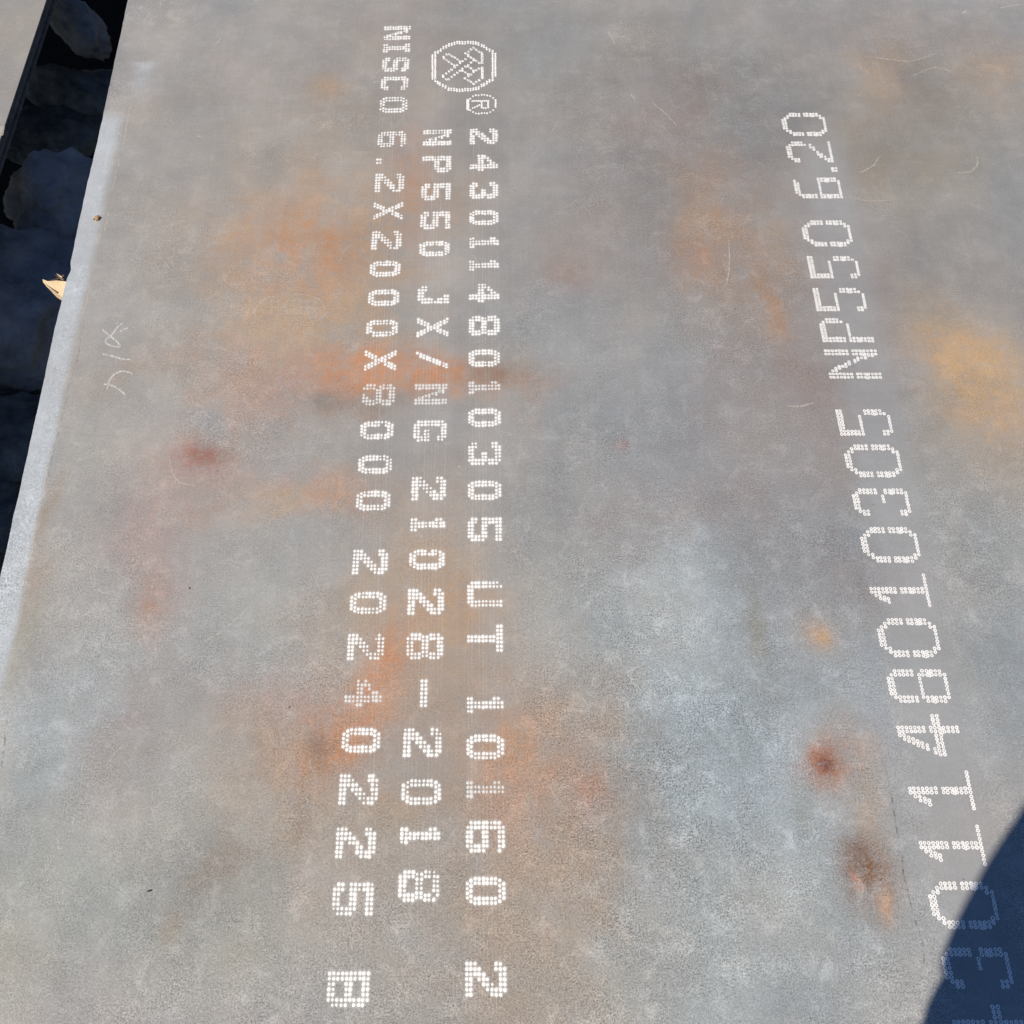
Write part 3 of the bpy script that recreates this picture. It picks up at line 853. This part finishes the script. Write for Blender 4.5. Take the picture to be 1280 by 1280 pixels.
tag(c, 'small black speck above the orange stain at lower left', 'flake')

# ------------------------------------------------------------------ timber packing under the plate, its splintered end showing
tp = [(53, 349), (60, 351.5), (70, 350.5), (84, 352), (150, 352), (150, 398), (96, 386), (75.5, 369.5), (66, 363.5), (58, 358), (54, 353)]
zt, zb = -0.0105, -0.0300
tv = [at(px, py, zt) for px, py in tp]
tvb = [Vector((p.x + (0.004 if i in (0, 1, 9, 10) else 0), p.y, zb)) for i, p in enumerate(tv)]
n = len(tp)
tf = [tuple(range(n - 1, -1, -1))] + [(i, (i + 1) % n, (i + 1) % n + n, i + n) for i in range(n)] + [tuple(range(n, 2 * n))]
tim = bpy.data.objects.new('timber_wedge', None)
COL.objects.link(tim)
tag(tim, 'pale broken timber wedge poking out from under the plate edge', 'timber wedge')
wb = link('pine_block', mesh('pine', tv + tvb, tf), M_WOOD, tim)
bmx = bmesh.new(); bmx.from_mesh(wb.data); bmesh.ops.recalc_face_normals(bmx, faces=bmx.faces); bmx.to_mesh(wb.data); bmx.free()
for (px, py), (px2, py2), w, mt in [((68, 343), (80, 350), .003, M_BARK), ((70, 341.5), (78, 347), .002, M_WOOD), ((72, 347), (80, 344), .0025, M_BARK),
                                    ((62, 350), (74, 348), .0016, M_BARK), ((55, 354), (72, 366), .0016, M_BARK)]:
    a, b = at(px, py, zt + .001), at(px2, py2, zt + .001)
    d = (b - a).normalized(); s_ = Vector((-d.y, d.x, 0)) * w
    u = Vector((0, 0, w))
    link('splinter', mesh('splinter', [a, b + s_, b - s_, b + u, b - u * 2], [(0, 1, 3), (0, 3, 2), (0, 2, 4), (0, 4, 1), (1, 4, 2, 3)]), mt, tim)


# ------------------------------------------------------------------ plates: the one below, and the neighbouring stack
def box(name, x0, x1, y0, y1, z0, z1, mat, loc=(0, 0, 0), rz=0, bev=0.0):
    bm = bmesh.new()
    bmesh.ops.create_cube(bm, size=1)
    for w in bm.verts:
        w.co = Vector((x0 + (w.co.x + .5) * (x1 - x0), y0 + (w.co.y + .5) * (y1 - y0), z0 + (w.co.z + .5) * (z1 - z0)))
    if bev:
        bmesh.ops.bevel(bm, geom=bm.edges[:], offset=bev, segments=2, affect='EDGES')
    me = bpy.data.meshes.new(name)
    bm.to_mesh(me); bm.free()
    o = link(name, me, mat)
    o.location = loc
    o.rotation_euler = (0, 0, rz)
    return o


o = box('steel_plate', X0 + 0.07, X1 - 0.02, Y0 + .05, Y1 - .05, -0.0365, -0.0303, M_STEEL2)
o.data.materials.append(M_EDGE)
tag(o, 'steel plate lying hidden beneath the large printed plate', 'steel plate')
for y, wh in ((-2.6, 'near'), (1.9, 'far')):
    o = box('concrete_block', X0 + 0.35, X1 - 0.3, y, y + .3, -0.52, -0.0367, M_CONC, bev=0.01)
    tag(o, 'concrete block bearing the %s end of the large printed plate' % wh, 'concrete block', 'blocks bearing the printed plate')

ea, eb = at(58, 0), at(0, 175)
ed = (ea - eb).normalized()
rz = math.atan2(-ed.x, ed.y)
loc = tuple(ea)
names = ['grey steel plate on top of the neighbouring stack, upper left corner', 'dark plate edge second from the top in the neighbouring left stack',
         'dark plate edge third from the top in the neighbouring left stack', 'dark plate edge lowest in the neighbouring left stack']
offs = [0, 0.003, -0.001, 0.0045]
z = 0.0
for i in range(4):
    o = box('steel_plate', -1.6, offs[i], -3.6, 3.2, z - 0.0062, z, M_STEEL2, loc, rz, 0.0005)
    o.data.materials.append(M_EDGE)
    for p in o.data.polygons:
        if abs(p.normal.z) < 0.9 or i:
            p.material_index = 1
    tag(o, names[i], 'steel plate', 'plates of the neighbouring stack')
    z -= 0.0062 + (0.0004, 0.0016, 0.0008, 0)[i]
for y, wh in ((-2.2, 'near'), (1.2, 'far')):
    o = box('concrete_block', -1.3, -0.22, y, y + .3, -0.52, z - 0.0002, M_CONC, loc, rz, 0.01)
    tag(o, 'concrete block bearing the %s end of the neighbouring stack' % wh, 'concrete block', 'blocks bearing the neighbouring stack')
# chipped pale mark on the neighbour's edge
a = at(3, 160)
o = link('scuff', mesh('scuff', [(a.x - .03, a.y - .03, .0003), (a.x + .006, a.y - .02, .0003), (a.x + .004, a.y + .004, .0003), (a.x - .03, a.y + .008, .0003)], [(0, 1, 2, 3)]), M_SCR)
top_left = [q for q in bpy.data.objects if q.get('label', '').startswith('grey steel plate on top')][0]
o.parent = top_left
o.matrix_parent_inverse = (Matrix.Translation(loc) @ Matrix.Rotation(rz, 4, 'Z')).inverted()

# ------------------------------------------------------------------ boulders down in the gap
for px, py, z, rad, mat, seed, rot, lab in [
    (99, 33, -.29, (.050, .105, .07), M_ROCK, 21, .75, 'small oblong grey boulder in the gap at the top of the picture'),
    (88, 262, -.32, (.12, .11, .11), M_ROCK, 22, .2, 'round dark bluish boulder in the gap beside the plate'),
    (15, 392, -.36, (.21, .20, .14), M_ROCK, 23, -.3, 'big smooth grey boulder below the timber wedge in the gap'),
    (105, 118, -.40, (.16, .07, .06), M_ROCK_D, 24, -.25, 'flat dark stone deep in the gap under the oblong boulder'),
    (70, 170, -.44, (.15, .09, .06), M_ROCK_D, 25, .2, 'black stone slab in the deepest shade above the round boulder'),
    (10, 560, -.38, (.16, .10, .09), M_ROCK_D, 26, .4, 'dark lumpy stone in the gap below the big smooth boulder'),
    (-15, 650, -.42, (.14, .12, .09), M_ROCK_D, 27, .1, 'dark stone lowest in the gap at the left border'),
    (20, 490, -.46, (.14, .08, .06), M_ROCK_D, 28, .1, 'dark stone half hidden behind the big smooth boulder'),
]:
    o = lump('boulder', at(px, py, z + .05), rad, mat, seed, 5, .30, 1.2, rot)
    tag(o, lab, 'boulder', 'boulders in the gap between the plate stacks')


# ------------------------------------------------------------------ the photographer, behind the camera, whose shadow falls on the plate
def person():
    root = bpy.data.objects.new('person', None)
    COL.objects.link(root)
    tag(root, 'person in dark jacket behind the camera, casting the shadow lower right', 'person')
    J = {}
    v, e, rad = [], [], []

    def jt(n, co, r, par=None, r2=None):
        J[n] = len(v)
        v.append(co); rad.append((r, r2 if r2 else r))
        if par:
            e.append((J[par], J[n]))
    bx, by = -0.043, -0.43
    jt('pelvis', (bx, by, .94), .148, None, .115)
    jt('waist', (bx - .012, by + .015, 1.04), .202, 'pelvis', .150)
    jt('chest', (bx, by + .01, 1.25), .165, 'waist', .125)
    jt('collar', (bx, by + .02, 1.40), .115, 'chest', .095)
    jt('neck', (bx, by + .045, 1.475), .055, 'collar')
    jt('skull', (bx, by + .085, 1.56), .075, 'neck', .085)
    jt('crown', (bx, by + .095, 1.65), .078, 'skull', .09)
    for s, n in ((-1, 'l'), (1, 'r')):
        jt('sh' + n, (bx + s * .185, by + .02, 1.385), .068, 'collar')
        jt('ua' + n, (bx + s * .18, by + .035, 1.24), .057, 'sh' + n)
        jt('el' + n, (bx + s * .155, by + .08, 1.075), .054, 'ua' + n)
        jt('fa' + n, (bx + s * .155, by + .17, 1.21), .045, 'el' + n)
        jt('wr' + n, (bx + s * .125, by + .28, 1.345), .032, 'fa' + n)
        jt('pa' + n, (bx + s * .095, by + .335, 1.415), .028, 'wr' + n)
        for k in range(4):
            a = k - 1.5
            b0 = (bx + s * (.075 - .010), by + .385 + .004 * k, 1.435 + .012 * a)
            jt('f%d%s' % (k, n), (bx + s * .055, by + .368 + .003 * a, 1.448 + .020 * a), .0095, 'pa' + n)
            jt('g%d%s' % (k, n), (bx + s * (.030 + .004 * abs(a)), by + .372, 1.452 + .020 * a), .0085, 'f%d%s' % (k, n))
        jt('th' + n, (bx + s * .072, by + .32, 1.45), .011, 'pa' + n)
        jt('ti' + n, (bx + s * .045, by + .318, 1.475), .009, 'th' + n)
        jt('hip' + n, (bx + s * .082, by, .88), .082, 'pelvis')
        jt('kn' + n, (bx + s * .11, by + .02, .50), .064, 'hip' + n)
        jt('ca' + n, (bx + s * .115, by - .005, .34), .058, 'kn' + n)
        jt('an' + n, (bx + s * .12, by - .02, .10), .042, 'ca' + n)
        jt('he' + n, (bx + s * .12, by - .03, .045), .042, 'an' + n)
        jt('to' + n, (bx + s * .14, by + .15, .035), .034, 'he' + n)
    me = bpy.data.meshes.new('person_skin')
    me.from_pydata(v, e, [])
    o = bpy.data.objects.new('body', me)
    COL.objects.link(o)
    md = o.modifiers.new('skin', 'SKIN')
    for i, r in enumerate(rad):
        me.skin_vertices[0].data[i].radius = r
    me.skin_vertices[0].data[0].use_root = True
    ss = o.modifiers.new('sub', 'SUBSURF')
    ss.levels = ss.render_levels = 2
    dg = bpy.context.evaluated_depsgraph_get()
    full = bpy.data.meshes.new_from_object(o.evaluated_get(dg))
    o.modifiers.clear()
    o.data = full
    full.materials.clear()
    mats = [simple('navy_jacket', (.012, .015, .03), (.025, .03, .05), 40, .9), simple('skin', (.50, .30, .21), (.58, .36, .26), 30, .6, .05),
            simple('grey_trousers', (.03, .03, .032), (.06, .06, .06), 40, .9), simple('black_shoes', (.015, .015, .015), (.03, .03, .03), 40, .6)]
    for m_ in mats:
        full.materials.append(m_)
    for p in full.polygons:
        c = p.center
        arm = abs(c.x - bx) > .14 or c.y > by + .2
        if c.z > 1.46 and c.y < by + .25 or (c.z > 1.36 and c.y > by + .335):
            p.material_index = 1
        elif c.z < .085:
            p.material_index = 3
        elif c.z < .93 and not arm:
            p.material_index = 2
        elif c.z < .90:
            p.material_index = 2
    full.polygons.foreach_set('use_smooth', [True] * len(full.polygons))
    o.parent = root
    lump('jacket_front', (bx, by + .02, 1.0), (.170, .145, .11), mats[0], 45, 4, .015, 1, 0, root)
    hair = lump('hair', (bx, by + .075, 1.665), (.088, .10, .085), simple('dark_hair', (.01, .009, .008), (.03, .025, .02), 120, .7), 40, 3, .06, 2, 0, root)
    fc = Vector((bx, by + .185, 1.60))
    sk = mats[1]
    lump('nose', fc + Vector((0, .004, -.012)), (.013, .018, .022), sk, 41, 2, .03, 1, 0, root)
    for s in (-1, 1):
        lump('ear', (bx + s * .083, by + .08, 1.60), (.010, .02, .03), sk, 42, 2, .05, 1, 0, root)
        lump('eye', fc + Vector((s * .03, -.008, .012)), (.012, .008, .008), M_FLAKE, 43, 2, .02, 1, 0, root)
    lump('mouth', fc + Vector((0, -.012, -.055)), (.022, .007, .006), M_CRUMB, 44, 2, .02, 1, 0, root)
    return root


person()
# the phone, its lens at the point the photograph was taken from
ph = bpy.data.objects.new('phone', None)
COL.objects.link(ph)
tag(ph, 'black phone held up behind the camera, outside the picture', 'phone')
rot = Matrix((C_R, C_U, -C_F)).transposed()
pc = C_P - C_F * 0.012 - C_U * 0.045
ph.location = pc
ph.rotation_euler = rot.to_euler()
b = box('phone_body', -.037, .037, -.078, .078, -.004, .004, simple('phone_black', (.012, .012, .013), (.02, .02, .02), 40, .3, .02), bev=.003)
b.parent = ph
